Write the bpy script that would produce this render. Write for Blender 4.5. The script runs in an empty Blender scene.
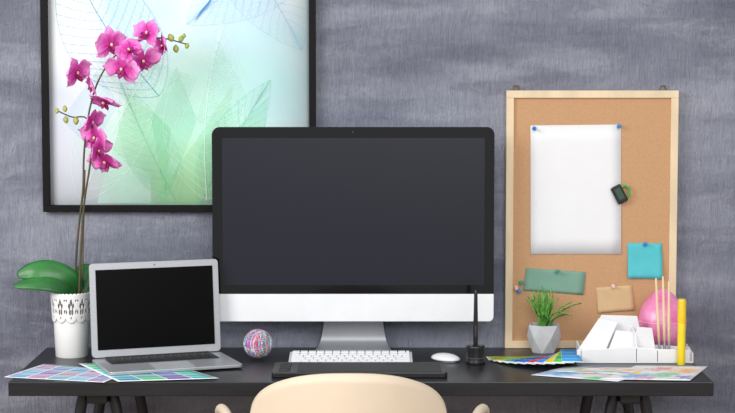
import bpy, bmesh, math, random
from mathutils import Vector, Matrix
random.seed(4)
scene = bpy.context.scene
try:
    scene.view_settings.view_transform = 'Standard'
except Exception:
    pass

# ------------------------------------------------------------- camera
CAMZ = 1.44
TILT = math.radians(4.65)
FPX = 1800.0
cam_d = bpy.data.cameras.new("camera"); cam = bpy.data.objects.new("camera", cam_d)
scene.collection.objects.link(cam); scene.camera = cam
cam_d.sensor_width = 36; cam_d.lens = FPX/735*36
cam.location = (0, 0, CAMZ); cam.rotation_euler = (math.pi/2-TILT, 0, 0)
cam_d.clip_end = 50

def ray(px, py):
    a = (px-367.5)/FPX; b = (206.5-py)/FPX
    return Vector((a, math.cos(TILT)+b*math.sin(TILT), -math.sin(TILT)+b*math.cos(TILT)))
def at_y(px, py, Y):      # real point standing on the vertical plane y=Y
    d = ray(px, py); t = Y/d.y
    return Vector((d.x*t, Y, CAMZ+d.z*t))
def at_z(px, py, Z):      # real point lying on the horizontal plane z=Z
    d = ray(px, py); t = (Z-CAMZ)/d.z
    return Vector((d.x*t, d.y*t, Z))

DZ = 0.75      # desk top height
WY = 4.30      # wall

# ------------------------------------------------------------- materials
def lin(c):
    o = []
    for v in c[:3]:
        v /= 255.0
        o.append(v/12.92 if v <= .04045 else ((v+.055)/1.055)**2.4)
    return (o[0], o[1], o[2], 1)
def newmat(name):
    m = bpy.data.materials.new(name); m.use_nodes = True
    nt = m.node_tree; b = nt.nodes["Principled BSDF"]
    return m, nt, b
def N(nt, t, **kw):
    n = nt.nodes.new(t)
    for k, v in kw.items(): setattr(n, k, v)
    return n
def M(name, rgb, rough=.5, metal=0, var=.06, scale=20, bump=0, spec=.5, stretch=(1, 1, 1), rgb2=None, coat=0, sub=0, alpha=1):
    m, nt, b = newmat(name)
    tc = N(nt, 'ShaderNodeTexCoord'); mp = N(nt, 'ShaderNodeMapping'); mp.inputs['Scale'].default_value = stretch
    nz = N(nt, 'ShaderNodeTexNoise'); nz.inputs['Scale'].default_value = scale; nz.inputs['Detail'].default_value = 4
    nt.links.new(tc.outputs['Object'], mp.inputs[0]); nt.links.new(mp.outputs[0], nz.inputs['Vector'])
    r = N(nt, 'ShaderNodeValToRGB')
    c = lin(rgb)
    c1 = tuple(max(0, v*(1-var)) for v in c[:3])+(1,)
    c2 = lin(rgb2) if rgb2 else tuple(min(1, v*(1+var)) for v in c[:3])+(1,)
    r.color_ramp.elements[0].position = .35; r.color_ramp.elements[0].color = c1
    r.color_ramp.elements[1].position = .65; r.color_ramp.elements[1].color = c2
    nt.links.new(nz.outputs['Fac'], r.inputs[0]); nt.links.new(r.outputs[0], b.inputs['Base Color'])
    b.inputs['Roughness'].default_value = rough; b.inputs['Metallic'].default_value = metal
    b.inputs['Specular IOR Level'].default_value = spec
    b.inputs['Alpha'].default_value = alpha
    if coat: b.inputs['Coat Weight'].default_value = coat
    if sub:
        b.inputs['Subsurface Weight'].default_value = sub; b.inputs['Subsurface Radius'].default_value = (.01, .008, .006)
    if bump:
        bp = N(nt, 'ShaderNodeBump'); bp.inputs['Strength'].default_value = bump; bp.inputs['Distance'].default_value = .002
        nt.links.new(nz.outputs['Fac'], bp.inputs['Height']); nt.links.new(bp.outputs[0], b.inputs['Normal'])
    return m
def ramp(nt, src, stops, interp='LINEAR'):
    r = N(nt, 'ShaderNodeValToRGB'); cr = r.color_ramp; cr.interpolation = interp
    cr.elements[0].position = stops[0][0]; cr.elements[0].color = stops[0][1]
    cr.elements[1].position = stops[-1][0]; cr.elements[1].color = stops[-1][1]
    for p, c in stops[1:-1]:
        e = cr.elements.new(p); e.color = c
    nt.links.new(src, r.inputs[0]); return r.outputs[0]
def mix(nt, fac, a, b, mode='MIX'):
    n = N(nt, 'ShaderNodeMixRGB', blend_type=mode)
    for i, v in enumerate((fac, a, b)):
        if isinstance(v, (int, float)): n.inputs[i].default_value = v
        elif isinstance(v, tuple): n.inputs[i].default_value = v
        else: nt.links.new(v, n.inputs[i])
    return n.outputs[0]
def math_n(nt, op, a, b=0.0):
    n = N(nt, 'ShaderNodeMath', operation=op)
    for i, v in enumerate((a, b)):
        if isinstance(v, (int, float)): n.inputs[i].default_value = v
        else: nt.links.new(v, n.inputs[i])
    return n.outputs[0]
def noise_at(nt, coord, scl, scale=1, detail=4, rough=.5, dist=0, loc=(0, 0, 0)):
    mp = N(nt, 'ShaderNodeMapping'); mp.inputs['Scale'].default_value = scl; mp.inputs['Location'].default_value = loc
    nt.links.new(coord, mp.inputs[0])
    nz = N(nt, 'ShaderNodeTexNoise'); nz.inputs['Scale'].default_value = scale; nz.inputs['Detail'].default_value = detail
    nz.inputs['Roughness'].default_value = rough; nz.inputs['Distortion'].default_value = dist
    nt.links.new(mp.outputs[0], nz.inputs['Vector']); return nz.outputs['Fac']

def wall_material():
    m, nt, b = newmat("brushed_plaster_wall")
    tc = N(nt, 'ShaderNodeTexCoord').outputs['Object']
    big = noise_at(nt, tc, (1.1, 1, 2.8), 1.6, 3, .5, .4, (3.1, 0, 1.7))
    col = ramp(nt, big, [(.34, lin((110, 113, 128))), (.5, lin((130, 133, 148))), (.66, lin((149, 152, 166)))])
    fib = noise_at(nt, tc, (120, 1, 22), 1, 4, .65, 2.4)
    dry = noise_at(nt, tc, (26, 1, 50), 1, 5, .72, 1.0)
    stroke = noise_at(nt, tc, (1.7, 1, 7.0), 1.6, 3, .5, .35, (0, 0, 4))
    st2 = math_n(nt, 'ADD', stroke, math_n(nt, 'MULTIPLY', math_n(nt, 'SUBTRACT', dry, .5), .34))
    sm = ramp(nt, st2, [(.49, (0, 0, 0, 1)), (.63, (1, 1, 1, 1))])
    col = mix(nt, math_n(nt, 'MULTIPLY', sm, .42), col, lin((172, 175, 188)))
    dk = noise_at(nt, tc, (1.6, 1, 8.0), 1.6, 3, .5, .3, (8, 0, 2))
    dk2 = math_n(nt, 'ADD', dk, math_n(nt, 'MULTIPLY', math_n(nt, 'SUBTRACT', dry, .5), .28))
    dm = ramp(nt, dk2, [(.54, (0, 0, 0, 1)), (.65, (1, 1, 1, 1))])
    col = mix(nt, math_n(nt, 'MULTIPLY', dm, .42), col, lin((90, 93, 109)))
    fr = ramp(nt, fib, [(.3, (.80, .80, .81, 1)), (.5, (.97, .97, .97, 1)), (.7, (1.0, 1.0, 1.0, 1))])
    col = mix(nt, 1.0, col, fr, 'MULTIPLY')
    nt.links.new(col, b.inputs['Base Color'])
    b.inputs['Roughness'].default_value = .65; b.inputs['Specular IOR Level'].default_value = .35
    bp = N(nt, 'ShaderNodeBump'); bp.inputs['Strength'].default_value = .9; bp.inputs['Distance'].default_value = .005
    nt.links.new(math_n(nt, 'ADD', fib, math_n(nt, 'MULTIPLY', dry, .8)), bp.inputs['Height'])
    nt.links.new(bp.outputs[0], b.inputs['Normal'])
    return m

def swatch_mat(name, palette, nx, ny, gx=.12, gy=.16, bg=(240, 240, 242), margin=.05, seed=0.0, interp='CONSTANT', fade=.3):
    m, nt, b = newmat(name)
    uv = N(nt, 'ShaderNodeTexCoord').outputs['UV']
    sp = N(nt, 'ShaderNodeSeparateXYZ'); nt.links.new(uv, sp.inputs[0])
    x = math_n(nt, 'MULTIPLY', sp.outputs[0], nx); y = math_n(nt, 'MULTIPLY', sp.outputs[1], ny)
    if interp == 'BANDS':      # long colour bars that run through the palette, each fading in tone
        fx = math_n(nt, 'FLOOR', x)
        base = math_n(nt, 'FRACT', math_n(nt, 'ADD', math_n(nt, 'MULTIPLY', fx, .37), math_n(nt, 'MULTIPLY', sp.outputs[1], .45)))
        n = len(palette)
        col = ramp(nt, base, [(i/(n-1), lin(c)) for i, c in enumerate(palette)])
        col = mix(nt, math_n(nt, 'MULTIPLY', math_n(nt, 'FRACT', math_n(nt, 'MULTIPLY', sp.outputs[1], 3)), fade), col, lin((244, 246, 250)))
    else:
        fx = math_n(nt, 'FLOOR', x); fy = math_n(nt, 'FLOOR', y)
        cb = N(nt, 'ShaderNodeCombineXYZ'); nt.links.new(fx, cb.inputs[0]); nt.links.new(fy, cb.inputs[1]); cb.inputs[2].default_value = seed
        wn = N(nt, 'ShaderNodeTexWhiteNoise', noise_dimensions='3D'); nt.links.new(cb.outputs[0], wn.inputs['Vector'])
        n = len(palette)
        col = ramp(nt, wn.outputs['Value'], [(i/n, lin(c)) for i, c in enumerate(palette)], 'CONSTANT')
    mk = math_n(nt, 'MULTIPLY', math_n(nt, 'GREATER_THAN', math_n(nt, 'FRACT', x), gx), math_n(nt, 'GREATER_THAN', math_n(nt, 'FRACT', y), gy))
    for o in (sp.outputs[0], sp.outputs[1]):
        mk = math_n(nt, 'MULTIPLY', mk, math_n(nt, 'MULTIPLY', math_n(nt, 'GREATER_THAN', o, margin), math_n(nt, 'LESS_THAN', o, 1-margin)))
    nt.links.new(mix(nt, mk, lin(bg), col), b.inputs['Base Color'])
    b.inputs['Roughness'].default_value = .6; b.inputs['Specular IOR Level'].default_value = .1
    return m

def blob_print_mat(name, base, blobs, nscale=6, rough=.6, wob=.28):
    m, nt, b = newmat(name)
    uv = N(nt, 'ShaderNodeTexCoord').outputs['UV']
    nz = N(nt, 'ShaderNodeTexNoise'); nz.inputs['Scale'].default_value = nscale; nz.inputs['Detail'].default_value = 5
    nt.links.new(uv, nz.inputs['Vector'])
    sb = N(nt, 'ShaderNodeVectorMath', operation='SUBTRACT'); nt.links.new(nz.outputs['Color'], sb.inputs[0]); sb.inputs[1].default_value = (.5, .5, .5)
    vm = N(nt, 'ShaderNodeVectorMath', operation='MULTIPLY'); nt.links.new(sb.outputs[0], vm.inputs[0]); vm.inputs[1].default_value = (wob, wob, 0)
    ad = N(nt, 'ShaderNodeVectorMath', operation='ADD'); nt.links.new(uv, ad.inputs[0]); nt.links.new(vm.outputs[0], ad.inputs[1])
    col = lin(base)
    for (u, v, r, rgb, st) in blobs:
        ds = N(nt, 'ShaderNodeVectorMath', operation='DISTANCE'); nt.links.new(ad.outputs[0], ds.inputs[0])
        ds.inputs[1].default_value = (u, v, 0)
        f = ramp(nt, ds.outputs['Value'], [(0.0, (st, st, st, 1)), (r*.45, (st*.75,)*3+(1,)), (r, (0, 0, 0, 1))])
        col = mix(nt, f, col, lin(rgb))
    nt.links.new(col, b.inputs['Base Color']); b.inputs['Roughness'].default_value = rough; b.inputs['Specular IOR Level'].default_value = .2
    return m

def petal_material():
    """magenta petals, paler towards the rim: distance from the flower centre drives the tone"""
    m, nt, b = newmat("magenta_petal")
    tc = N(nt, 'ShaderNodeTexCoord').outputs['Object']
    ln = N(nt, 'ShaderNodeVectorMath', operation='LENGTH'); nt.links.new(tc, ln.inputs[0])
    nz = noise_at(nt, tc, (1, 1, 1), 130, 3)
    v = math_n(nt, 'ADD', math_n(nt, 'MULTIPLY', ln.outputs['Value'], 25.0), math_n(nt, 'MULTIPLY', math_n(nt, 'SUBTRACT', nz, .5), .5))
    c = ramp(nt, v, [(.10, lin((178, 28, 130))), (.45, lin((214, 64, 170))), (.9, lin((242, 154, 220)))])
    nt.links.new(c, b.inputs['Base Color']); b.inputs['Roughness'].default_value = .55
    b.inputs['Subsurface Weight'].default_value = .1; b.inputs['Subsurface Radius'].default_value = (.01, .004, .008)
    return m

# ------------------------------------------------------------- mesh helpers
def finish(bm, name, mat, parent=None, loc=(0, 0, 0), rot=(0, 0, 0), smooth=False, bevel=0, seg=2, solid=0, autos=False):
    bmesh.ops.recalc_face_normals(bm, faces=bm.faces)
    me = bpy.data.meshes.new(name); bm.to_mesh(me); bm.free()
    for mt in (mat if isinstance(mat, (list, tuple)) else [mat]): me.materials.append(mt)
    if smooth or autos:
        for p in me.polygons: p.use_smooth = True
    if autos:
        try: me.set_sharp_from_angle(angle=math.radians(40))
        except Exception: pass
    ob = bpy.data.objects.new(name, me); scene.collection.objects.link(ob)
    ob.location = loc; ob.rotation_euler = rot
    if parent: ob.parent = parent
    if solid:
        s = ob.modifiers.new("solid", 'SOLIDIFY'); s.thickness = solid; s.offset = 0
    if bevel:
        bv = ob.modifiers.new("bevel", 'BEVEL'); bv.width = bevel; bv.segments = seg; bv.limit_method = 'ANGLE'; bv.angle_limit = math.radians(35)
    return ob
def empty(name, loc, rotz=0, label="", category="", group=None):
    e = bpy.data.objects.new(name, None); scene.collection.objects.link(e)
    e.empty_display_size = .03; e.location = loc; e.rotation_euler = (0, 0, rotz)
    tag(e, label, category, group); return e
def tag(o, label, category, group=None):
    o["label"] = label; o["category"] = category
    if group: o["group"] = group
def box(bm, c, s, mtx=None, mi=0):
    r = bmesh.ops.create_cube(bm, size=1)
    vs = r['verts']
    for v in vs:
        v.co = Vector((v.co.x*s[0], v.co.y*s[1], v.co.z*s[2]))
        if mtx: v.co = mtx @ v.co
        v.co += Vector(c)
    for f in {f for v in vs for f in v.link_faces}: f.material_index = mi
    return vs
def prism(bm, pts, lo, hi, plane='XZ'):
    def P(a, b, h):
        return {'XZ': (a, h, b), 'XY': (a, b, h), 'YZ': (h, a, b)}[plane]
    A = [bm.verts.new(P(a, b, lo)) for a, b in pts]; B = [bm.verts.new(P(a, b, hi)) for a, b in pts]
    bm.faces.new(A); bm.faces.new(list(reversed(B))); n = len(pts)
    for i in range(n): bm.faces.new((A[i], A[(i+1) % n], B[(i+1) % n], B[i]))
def rrect(x0, x1, z0, z1, r, seg=6):
    if not isinstance(r, tuple): r = (r,)*4
    out = []
    for (cx, cz, a0, rr) in ((x0+r[0], z0+r[0], 180, r[0]), (x1-r[1], z0+r[1], 270, r[1]), (x1-r[2], z1-r[2], 0, r[2]), (x0+r[3], z1-r[3], 90, r[3])):
        if rr < 1e-6: out.append((cx, cz)); continue
        for i in range(seg+1):
            a = math.radians(a0+90*i/seg); out.append((cx+rr*math.cos(a), cz+rr*math.sin(a)))
    return out
def lathe(bm, prof, seg=32, c=(0, 0, 0), mtx=None):
    rings = []
    for r, z in prof:
        ring = []
        if r < 1e-6:
            p = Vector((0, 0, z)); p = (mtx @ p if mtx else p)+Vector(c); ring = [bm.verts.new(p)]
        else:
            for i in range(seg):
                a = 2*math.pi*i/seg; p = Vector((r*math.cos(a), r*math.sin(a), z)); p = (mtx @ p if mtx else p)+Vector(c)
                ring.append(bm.verts.new(p))
        rings.append(ring)
    for a, b in zip(rings, rings[1:]):
        if len(a) == 1 and len(b) == 1: continue
        for i in range(seg):
            j = (i+1) % seg
            if len(a) == 1: bm.faces.new((a[0], b[i], b[j]))
            elif len(b) == 1: bm.faces.new((a[i], a[j], b[0]))
            else: bm.faces.new((a[i], a[j], b[j], b[i]))
    if len(rings[0]) > 1: bm.faces.new(list(reversed(rings[0])))
    if len(rings[-1]) > 1: bm.faces.new(rings[-1])
def tube(bm, pts, rad, seg=8, closed=False):
    pts = [Vector(p) for p in pts]; n = len(pts)
    if not isinstance(rad, (list, tuple)): rad = [rad]*n
    rings = []; up = Vector((.13, .21, .97)).normalized()
    for i, p in enumerate(pts):
        if closed: t = pts[(i+1) % n]-pts[i-1]
        else: t = pts[min(i+1, n-1)]-pts[max(i-1, 0)]
        t.normalize(); u = up-t*up.dot(t)
        if u.length < .05: u = Vector((1, 0, 0))-t*t.x
        u.normalize(); w = t.cross(u); up = u
        rings.append([bm.verts.new(p+(u*math.cos(2*math.pi*k/seg)+w*math.sin(2*math.pi*k/seg))*rad[i]) for k in range(seg)])
    for i in range(n if closed else n-1):
        a, b = rings[i], rings[(i+1) % n]
        for k in range(seg): bm.faces.new((a[k], a[(k+1) % seg], b[(k+1) % seg], b[k]))
    if not closed: bm.faces.new(list(reversed(rings[0]))); bm.faces.new(rings[-1])
def spline(pts, n=8):
    pts = [Vector(p) for p in pts]; out = []
    for i in range(len(pts)-1):
        p0 = pts[max(i-1, 0)]; p1 = pts[i]; p2 = pts[i+1]; p3 = pts[min(i+2, len(pts)-1)]
        for k in range(n):
            t = k/n
            out.append(.5*((2*p1)+(p2-p0)*t+(2*p0-5*p1+4*p2-p3)*t*t+(3*p1-p0-3*p2+p3)*t**3))
    out.append(pts[-1]); return out
def ribbon(bm, pts, w, nrm=Vector((0, -1, 0))):
    prev = None; n = len(pts)
    if not isinstance(w, (list, tuple)): w = [w]*n
    for i, p in enumerate(pts):
        t = pts[min(i+1, n-1)]-pts[max(i-1, 0)]; s = t.cross(nrm).normalized()*w[i]*.5
        cur = (bm.verts.new(p-s), bm.verts.new(p+s))
        if prev: bm.faces.new((prev[0], prev[1], cur[1], cur[0]))
        prev = cur
def sheet(name, corners, mat, label, cat, parent=None, n=10, th=.0006, fn=None, group=None, dz=0):
    cs = [Vector(c) for c in corners]; ctr = sum(cs, Vector())/4
    bm = bmesh.new(); uvl = bm.loops.layers.uv.new("UVMap"); g = []
    for j in range(n+1):
        row = []
        for i in range(n+1):
            u, v = i/n, j/n
            p = cs[0].lerp(cs[1], u).lerp(cs[3].lerp(cs[2], u), v)
            if fn: p = p+fn(u, v)
            row.append(bm.verts.new(p-ctr))
        g.append(row)
    for j in range(n):
        for i in range(n):
            f = bm.faces.new((g[j][i], g[j][i+1], g[j+1][i+1], g[j+1][i]))
            for lp, (u, v) in zip(f.loops, ((i/n, j/n), ((i+1)/n, j/n), ((i+1)/n, (j+1)/n), (i/n, (j+1)/n))): lp[uvl].uv = (u, v)
    me = bpy.data.meshes.new(name); bm.to_mesh(me); bm.free(); me.materials.append(mat)
    for p in me.polygons: p.use_smooth = True
    ob = bpy.data.objects.new(name, me); scene.collection.objects.link(ob); ob.location = ctr
    if parent: ob.parent = parent
    else: tag(ob, label, cat, group)
    s = ob.modifiers.new("solid", 'SOLIDIFY'); s.thickness = th; s.offset = 0
    return ob

# ------------------------------------------------------------- shared materials
m_wall = wall_material()
m_floor = M("wood_floor", (150, 120, 92), .5, var=.25, scale=3, stretch=(1, 12, 1))
m_black_wood = M("black_desk_lacquer", (26, 27, 30), .34, var=.25, scale=8, stretch=(1, 14, 14), bump=.08)
m_black_metal = M("black_powder_metal", (24, 25, 28), .4, var=.1)
m_blk_glass = M("black_bezel_glass", (8, 8, 11), .12, var=.05)
m_screen = M("dark_screen", (33, 35, 44), .3, var=.02, scale=2, spec=.3)
m_lscreen = M("black_laptop_screen", (3, 3, 4), .25, var=.05, spec=.1)
m_alu = M("brushed_aluminium", (178, 180, 184), .38, .5, var=.04, scale=30, stretch=(1, 1, 10))
m_alu_l = M("matte_white_aluminium", (236, 237, 239), .4, .05, var=.02)
m_alu_d = M("satin_stand_aluminium", (162, 164, 169), .45, .35, var=.03)
m_white = M("white_plastic", (236, 236, 238), .3, var=.02, coat=.2)
m_key = M("white_key", (246, 246, 248), .45, var=.01)
m_cer = M("white_ceramic", (242, 242, 240), .3, var=.02, coat=.3)
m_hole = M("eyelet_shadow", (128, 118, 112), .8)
m_blackp = M("black_plastic", (20, 20, 23), .35, var=.1)
m_blackp2 = M("black_satin_pad", (28, 29, 33), .5, var=.1)

# ------------------------------------------------------------- room
def struct(o): o["kind"] = "structure"; return o
bm = bmesh.new(); box(bm, (0, 0, 1.4), (6, .1, 2.8))
struct(finish(bm, "wall_back", m_wall, loc=(0, WY+.05, 0)))
bm = bmesh.new(); box(bm, (0, 0, -.05), (6, 6, .1))
struct(finish(bm, "floor", m_floor, loc=(0, 1.35, 0)))

# ------------------------------------------------------------- desk
fl = at_z(8, 382, DZ); fr = at_z(714, 382, DZ)
x0, x1 = fl.x, fr.x; yf = fl.y; yb = WY-.004
desk = empty("desk", ((x0+x1)/2, (yf+yb)/2, 0), 0, "black desk with thick rectangular top on splayed trestle legs", "desk")
DX, DY = desk.location.x, desk.location.y
bm = bmesh.new(); box(bm, (0, 0, DZ-.0155), (x1-x0, yb-yf, .031))
finish(bm, "tabletop", m_black_wood, desk, bevel=.002)
for k, px in enumerate((97, 630)):
    tx = at_y(px, 398, yf+.04).x-DX
    bm = bmesh.new(); box(bm, (tx, 0, DZ-.031-.012), (.045, yb-yf-.07, .024)); finish(bm, "trestle_beam", m_black_metal, desk, bevel=.004)
    for sy in (-1, 1):
        yy = sy*((yb-yf)/2-.06)
        for sx in (-1, 1):
            bm = bmesh.new(); tube(bm, [(tx+sx*.030, yy, DZ-.034), (tx+sx*.037, yy, DZ-.06), (tx+sx*.16, yy, .012), (tx+sx*.163, yy, 0.0)], .0125, 12)
            finish(bm, "trestle_leg", m_black_metal, desk, autos=True)
        bm = bmesh.new(); tube(bm, [(tx-.095, yy, .40), (tx+.095, yy, .40)], .009, 10); finish(bm, "crossbar", m_black_metal, desk, autos=True)

# ------------------------------------------------------------- wall art
art_y = WY-.024
a = at_y(43, 212, art_y); b_ = at_y(316, 212, art_y); t_ = at_y(43, -75, art_y)
ax0, ax1, az0, az1 = a.x, b_.x, a.z, t_.z
acx, acz = (ax0+ax1)/2, az0
art = empty("framed_picture", (acx, WY, acz), 0, "black framed mint and blue leaf skeleton print on wall", "picture")
hw = (ax1-ax0)/2; hh = az1-az0; fb = .0158
m_frame = M("black_frame", (6, 6, 8), .6, var=.1, spec=.2)
for nm, c, s in (("frame_rail", (0, -.0125, fb/2), (2*hw, .023, fb)), ("frame_rail", (0, -.0125, hh-fb/2), (2*hw, .023, fb)),
                 ("frame_stile", (-hw+fb/2, -.0125, hh/2), (fb, .023, hh-2*fb)), ("frame_stile", (hw-fb/2, -.0125, hh/2), (fb, .023, hh-2*fb))):
    bm = bmesh.new(); box(bm, c, s); finish(bm, nm, m_frame, art, bevel=.001)
m_print = blob_print_mat("leaf_print_paper", (232, 241, 244), [
    (.05, .25, .34, (222, 224, 240), .8), (.92, .12, .30, (230, 242, 234), .6), (.54, .12, .42, (172, 234, 196), .85), (.36, .30, .30, (190, 238, 210), .7),
    (.62, .45, .35, (190, 238, 224), .8), (.86, .50, .28, (174, 222, 226), .7), (.30, .66, .28, (202, 232, 240), .75),
    (.72, .76, .26, (190, 220, 236), .8), (.30, .80, .2, (190, 224, 234), .7), (.05, .62, .22, (244, 248, 250), .9), (.50, .08, .16, (206, 242, 196), .8), (.2, .42, .14, (236, 246, 246), .6)], 5)
pw, pz0, pz1 = hw-fb, fb, hh-fb
prt = sheet("print", [(-pw, -.006, pz0), (pw, -.006, pz0), (pw, -.006, pz1), (-pw, -.006, pz1)], m_print, "", "", parent=art, n=4, th=.001)
def P(px, py, yo=0): 
    w = at_y(px, py, art_y); return Vector((w.x-acx, yo, w.z-acz))
def clipseg(pts):
    runs, cur = [], []
    for p in pts:
        if -pw+.001 < p.x < pw-.001 and pz0+.001 < p.z < pz1-.001: cur.append(p)
        else:
            if len(cur) > 1: runs.append(cur)
            cur = []
    if len(cur) > 1: runs.append(cur)
    return runs
def leafskel(bm, base, tip, width, nv, y, w=.0009, bend=0, cross=True):
    b0 = P(*base, y); t0 = P(*tip, y); d = t0-b0; L = d.length; d.normalize(); s = d.cross(Vector((0, 1, 0))).normalized()
    mid = lambda t: b0+d*L*t+s*bend*math.sin(math.pi*t)
    hwf = lambda t: width*math.sin(math.pi*min(1, t)**.8)**.85 if 0 < t < 1 else 0
    def put(pts, ww):
        for r in clipseg(pts): ribbon(bm, r, ww)
    put([mid(i/60) for i in range(61)], w*1.8)
    for sg in (-1, 1):
        put([mid(i/60)+s*sg*hwf(i/60) for i in range(61)], w*.8)
        veins = []
        for k in range(1, nv):
            t = k/nv*.93; te = min(.99, t+.16); vs = []
            for i in range(21):
                q = i/20; tt = t+(te-t)*q**1.3
                vs.append(mid(tt)+s*sg*hwf(te)*q)
            veins.append(vs); put(vs, w*.7)
        if cross:
            for va, vb in zip(veins, veins[1:]):
                for i in range(2, 20, 2):
                    put([va[i].lerp(vb[min(20, i+random.choice((-1, 0, 1)))], q/4) for q in range(5)], w*.35)
m_teal = M("teal_ink", (104, 166, 182), .6); m_blue = M("blue_ink", (140, 186, 212), .6)
m_wht = M("white_ink", (244, 254, 251), .6); m_gvein = M("green_vein_ink", (112, 194, 158), .6)
bm = bmesh.new(); leafskel(bm, (158, 96), (60, -60), .11, 18, -.0088, .0008, .02); finish(bm, "leaf_motif", m_teal, art)
bm = bmesh.new(); leafskel(bm, (310, -60), (186, 24), .095, 16, -.0090, .0005, -.01)
leafskel(bm, (230, -60), (302, 50), .085, 14, -.0090, .0005, .01); finish(bm, "leaf_motif", m_blue, art)
bm = bmesh.new(); leafskel(bm, (206, 200), (222, 22), .10, 18, -.0087, .0006, .02, False)
leafskel(bm, (80, 200), (160, 50), .08, 16, -.0087, .0005, .01, False); finish(bm, "leaf_motif", m_wht, art)
bm = bmesh.new(); leafskel(bm, (176, 203), (120, 84), .06, 14, -.0086, .0005, .004, True); leafskel(bm, (200, 203), (270, 80), .06, 14, -.0086, .0005, .004, True)
finish(bm, "leaf_motif", m_gvein, art)
washes = [([(165, 204), (112, 150), (128, 92), (170, 128)], 0), ([(165, 204), (150, 118), (176, 66), (196, 120)], 1), ([(150, 204), (196, 140), (232, 84), (226, 156), (200, 204)], 0),
          ([(128, 92), (150, 60), (196, 78), (176, 130)], 2), ([(210, 204), (236, 128), (268, 96), (262, 160), (240, 204)], 1), ([(96, 204), (112, 150), (150, 176), (150, 204)], 2),
          ([(196, 120), (218, 40), (246, 96), (232, 140)], 2), ([(60, 120), (96, 70), (118, 104), (90, 150)], 3)]
wm = [M("mint_wash_a", (140, 226, 150), .6, alpha=.16), M("mint_wash_b", (140, 230, 186), .6, alpha=.18), M("mint_wash_c", (214, 250, 236), .6, alpha=.3), M("aqua_wash", (180, 216, 236), .6, alpha=.16)]
for k, (pts, mi) in enumerate(washes):
    bm = bmesh.new(); bm.faces.new([bm.verts.new(P(a_, c_, -.0068-.00012*k)) for a_, c_ in pts]); finish(bm, "colour_wash", wm[mi], art)
bm = bmesh.new(); ribbon(bm, [P(195, 20, -.0092), P(201, 11, -.0092), P(208, 3, -.0092), P(213, -6, -.0092)], [.001, .0055, .0045, .001])
finish(bm, "dragonfly_motif", M("strong_blue_ink", (60, 140, 205), .6), art)

# ------------------------------------------------------------- all-in-one computer
my = 4.205
A = at_y(212, 127, my); B = at_y(494, 321.5, my); Cc = at_y(494, 294, my)
mx = (A.x+B.x)/2-.001; hw = (B.x-A.x)/2; zt = A.z-DZ; zb = B.z-DZ; zc = Cc.z-DZ
comp = empty("desktop_computer", (mx, my, DZ), 0, "all-in-one desktop computer with black bezel, blank dark screen and silver stand", "computer")
bm = bmesh.new(); prism(bm, rrect(-hw, hw, zc, zt, (0, 0, .018, .018)), 0, .006); finish(bm, "bezel", m_blk_glass, comp, bevel=.001)
bm = bmesh.new(); prism(bm, rrect(-hw, hw, zb, zc, (.012, .012, 0, 0)), 0, .007); finish(bm, "chin", m_alu_l, comp, bevel=.001)
s0 = at_y(222, 138, my); s1 = at_y(484, 285, my)
bm = bmesh.new(); prism(bm, rrect(s0.x-mx, s1.x-mx, s1.z-DZ, s0.z-DZ, .0005, 1), -.0006, .001); finish(bm, "screen", m_screen, comp)
bm = bmesh.new(); cp = at_y(353, 132, my); lathe(bm, [(.0022, -.0008), (.0022, .001)], 16, (cp.x-mx, 0, cp.z-DZ), Matrix.Rotation(math.pi/2, 3, 'X')); finish(bm, "webcam", M("lens_glass", (60, 62, 72), .1), comp)
bm = bmesh.new()   # curved back shell
prev = None
for q in range(7):
    t = q/6; sc = math.cos(t*math.pi/2*.8); yy = .007+.045*math.sin(t*math.pi/2)
    zz0 = zb+(1-sc)*(zt-zb)*.5; zz1 = zt-(1-sc)*(zt-zb)*.5
    loop = [bm.verts.new((x, yy, z)) for x, z in rrect(-hw*sc, hw*sc, zz0, zz1, .018*sc)]
    if prev:
        for i in range(len(loop)): j = (i+1) % len(loop); bm.faces.new((prev[i], prev[j], loop[j], loop[i]))
    else: bm.faces.new(loop)
    prev = loop
bm.faces.new(prev); finish(bm, "back_shell", m_alu, comp, autos=True)
prof = spline([Vector((.060, .046, .21)), Vector((.064, .054, .12)), Vector((.072, .066, .055)), Vector((.078, .066, .022)), Vector((.083, .050, .008)), Vector((.088, .015, .005)), Vector((.092, -.035, .005))], 5)
bm = bmesh.new(); rows = []
for i, p in enumerate(prof):
    t = prof[min(i+1, len(prof)-1)]-prof[max(i-1, 0)]; n2 = Vector((-t.z, t.y)).normalized()*.0035
    rows.append([bm.verts.new((sx*p.x, p.y+sn*n2.x, max(.0002, p.z+sn*n2.y))) for sx, sn in ((-1, -1), (1, -1), (1, 1), (-1, 1))])
for a_, b2 in zip(rows, rows[1:]):
    for k in range(4): bm.faces.new((a_[k], a_[(k+1) % 4], b2[(k+1) % 4], b2[k]))
bm.faces.new(rows[0]); bm.faces.new(rows[-1]); finish(bm, "stand", m_alu_d, comp, autos=True)

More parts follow.
